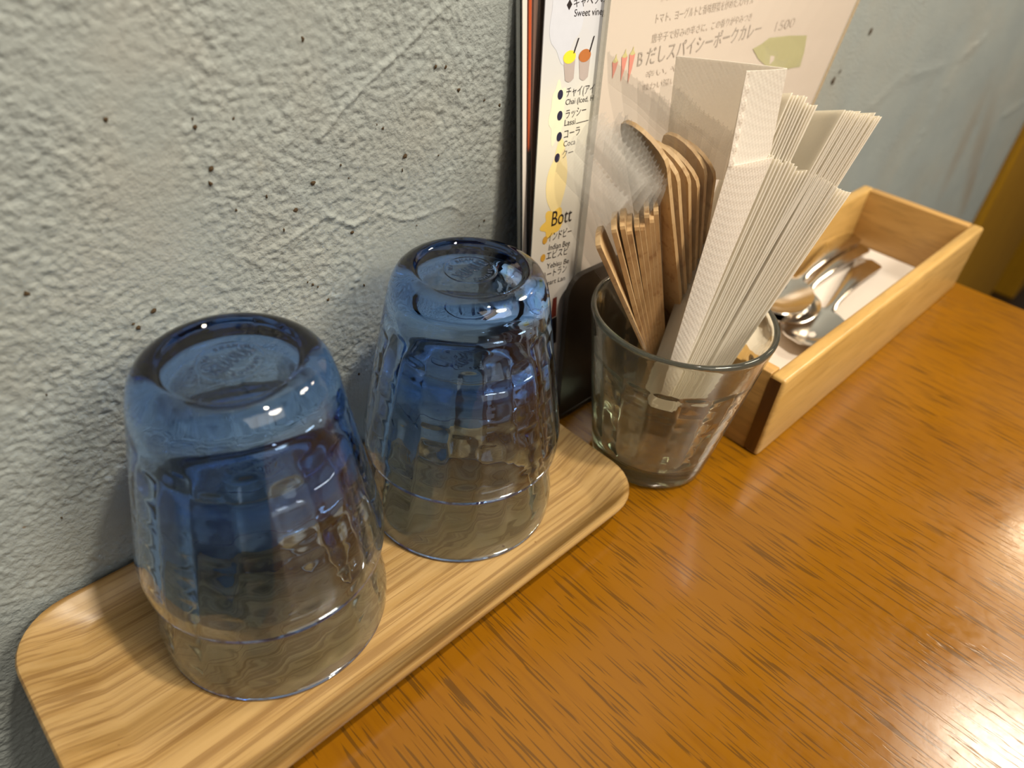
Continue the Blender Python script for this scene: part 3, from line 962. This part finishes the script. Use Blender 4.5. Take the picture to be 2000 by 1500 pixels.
print_text(tm, tfn, 'クー', (1.66, 13.58), (2.4, 13.58), .34, M_INK, Lf)
print_text(tm, tfn, 'Bott', (1.24, 10.50), (2.66, 10.40), .70, M_INK, Lf*1.6)
for u, v in ((.87, 9.92), (.81, 9.05), (.68, 8.1)):
    blob(tm, tfn, ellipse(u, v, .17, .19), flat('ochre_bullet', (206, 156, 56)), Lf*1.2, 'bullet')
print_text(tm, tfn, 'インドビー', (1.05, 9.79), (2.75, 9.68), .42, M_INK, Lf)
print_text(tm, tfn, 'Indian Bee', (1.17, 9.32), (2.7, 9.14), .28, M_INK, Lf)
print_text(tm, tfn, 'エビスビ', (1.03, 8.89), (2.6, 8.73), .40, M_INK, Lf)
print_text(tm, tfn, 'Yebisu Be', (1.11, 8.39), (2.73, 8.21), .26, M_INK, Lf)
print_text(tm, tfn, 'ハートラン', (.79, 7.91), (2.6, 7.80), .38, M_INK, Lf)
print_text(tm, tfn, 'Heart Lan', (.92, 7.52), (2.55, 7.35), .25, M_INK, Lf)
blob(tm, tfn, [(1.75, 6.6), (2.05, 6.6), (2.1, 5.5), (1.7, 5.5)], flat('bottle_red', (110, 44, 34)), Lf, 'bottle_picture')
blob(tm, tfn, [(1.6, 5.45), (2.15, 5.45), (2.25, 3.9), (1.5, 3.9)], flat('bottle_black', (34, 26, 28)), Lf, 'bottle_picture')
# main menu print
Lm = .025
print_text(fm, ffn, 'トマト、ヨーグルトと香味野菜を炒めたスパイス', (3.64, 18.74), (11.47, 19.1), .38, M_GREYINK2, Lm)
print_text(fm, ffn, '唐辛子で好みの辛さに、この香りがやみつき', (3.55, 17.94), (11.74, 18.3), .36, M_GREYINK2, Lm)
print_text(fm, ffn, 'スパイシーな味わい', (3.8, 19.6), (9.2, 19.85), .36, M_GREYINK2, Lm)
print_text(fm, ffn, 'B だしスパイシーポークカレー', (2.74, 17.0), (13.05, 17.48), .72, M_GREYINK, Lm)
print_text(fm, ffn, '1500', (14.57, 17.50), (16.67, 17.55), .50, M_GREYINK2, Lm)
print_text(fm, ffn, '辛い, や', (3.48, 16.42), (6.0, 16.50), .30, M_GREYINK2, Lm)
print_text(fm, ffn, '味わい深い', (3.42, 15.86), (5.9, 15.92), .30, M_GREYINK2, Lm)
M_CHI = flat('chilli_red', (204, 136, 122)); M_CHG = flat('chilli_green', (190, 182, 130))
for (ux, vt, vb) in ((1.15, 17.35, 16.65), (1.76, 17.5, 16.45), (2.28, 17.56, 16.3)):
    blob(fm, ffn, [(ux-.2, vt), (ux+.2, vt), (ux+.1, lerp(vt, vb, .5)), (ux-.06, vb), (ux-.12, lerp(vt, vb, .5))], M_CHI, Lm, 'chilli_picture')
    blob(fm, ffn, [(ux-.2, vt), (ux, vt-.06), (ux+.2, vt), (ux+.06, vt+.16), (ux+.03, vt+.34), (ux-.04, vt+.16)], M_CHG, Lm*1.1, 'chilli_picture')
blob(fm, ffn, [(12.7, 16.8), (13.5, 16.95), (14.24, 17.2), (16.5, 17.1), (18.8, 16.9), (19.3, 15.9), (19.5, 15.06), (17.0, 15.2), (15.0, 15.6), (13.6, 16.2)], flat('leaf_green', (176, 172, 132)), Lm, 'leaf_picture')

# dark stand that holds the menus upright
def stand():
    t = thing('menu_stand', (10.8, -2.5, 0), 'dark menu stand with a rounded front plate in the shade behind the tumbler', 'stand')
    M_DK = flat('dark_stand_plastic', (30, 24, 20), 0.35)
    fy = lambda z: -3.95+.12*z
    out = [(7.75, .35), (13.7, .35), (13.7, 7.2)]
    for i in range(0, 9):
        a = math.radians(10*i)
        out.append((12.5+1.2*math.cos(math.radians(11.25*i)), 7.2+1.2*math.sin(math.radians(11.25*i))))
    for i in range(0, 9):
        a = math.radians(90+11.25*i)
        out.append((9.3+1.2*math.cos(a), 7.2+1.2*math.sin(a)))
    n = len(out)
    V = [(x, fy(z), z) for x, z in out]+[(x, fy(z)-.3, z) for x, z in out]
    F = [list(range(n)), list(range(n, 2*n))[::-1]]+[[(i+1) % n, i, i+n, (i+1) % n+n] for i in range(n)]
    part('front_plate', t, V, F, M_DK)
    V, F = box_vf(7.75, 13.7, -4.25, -.35, 0.02, .4, .08, 2)
    part('base_plate', t, V, F, M_DK)
stand()
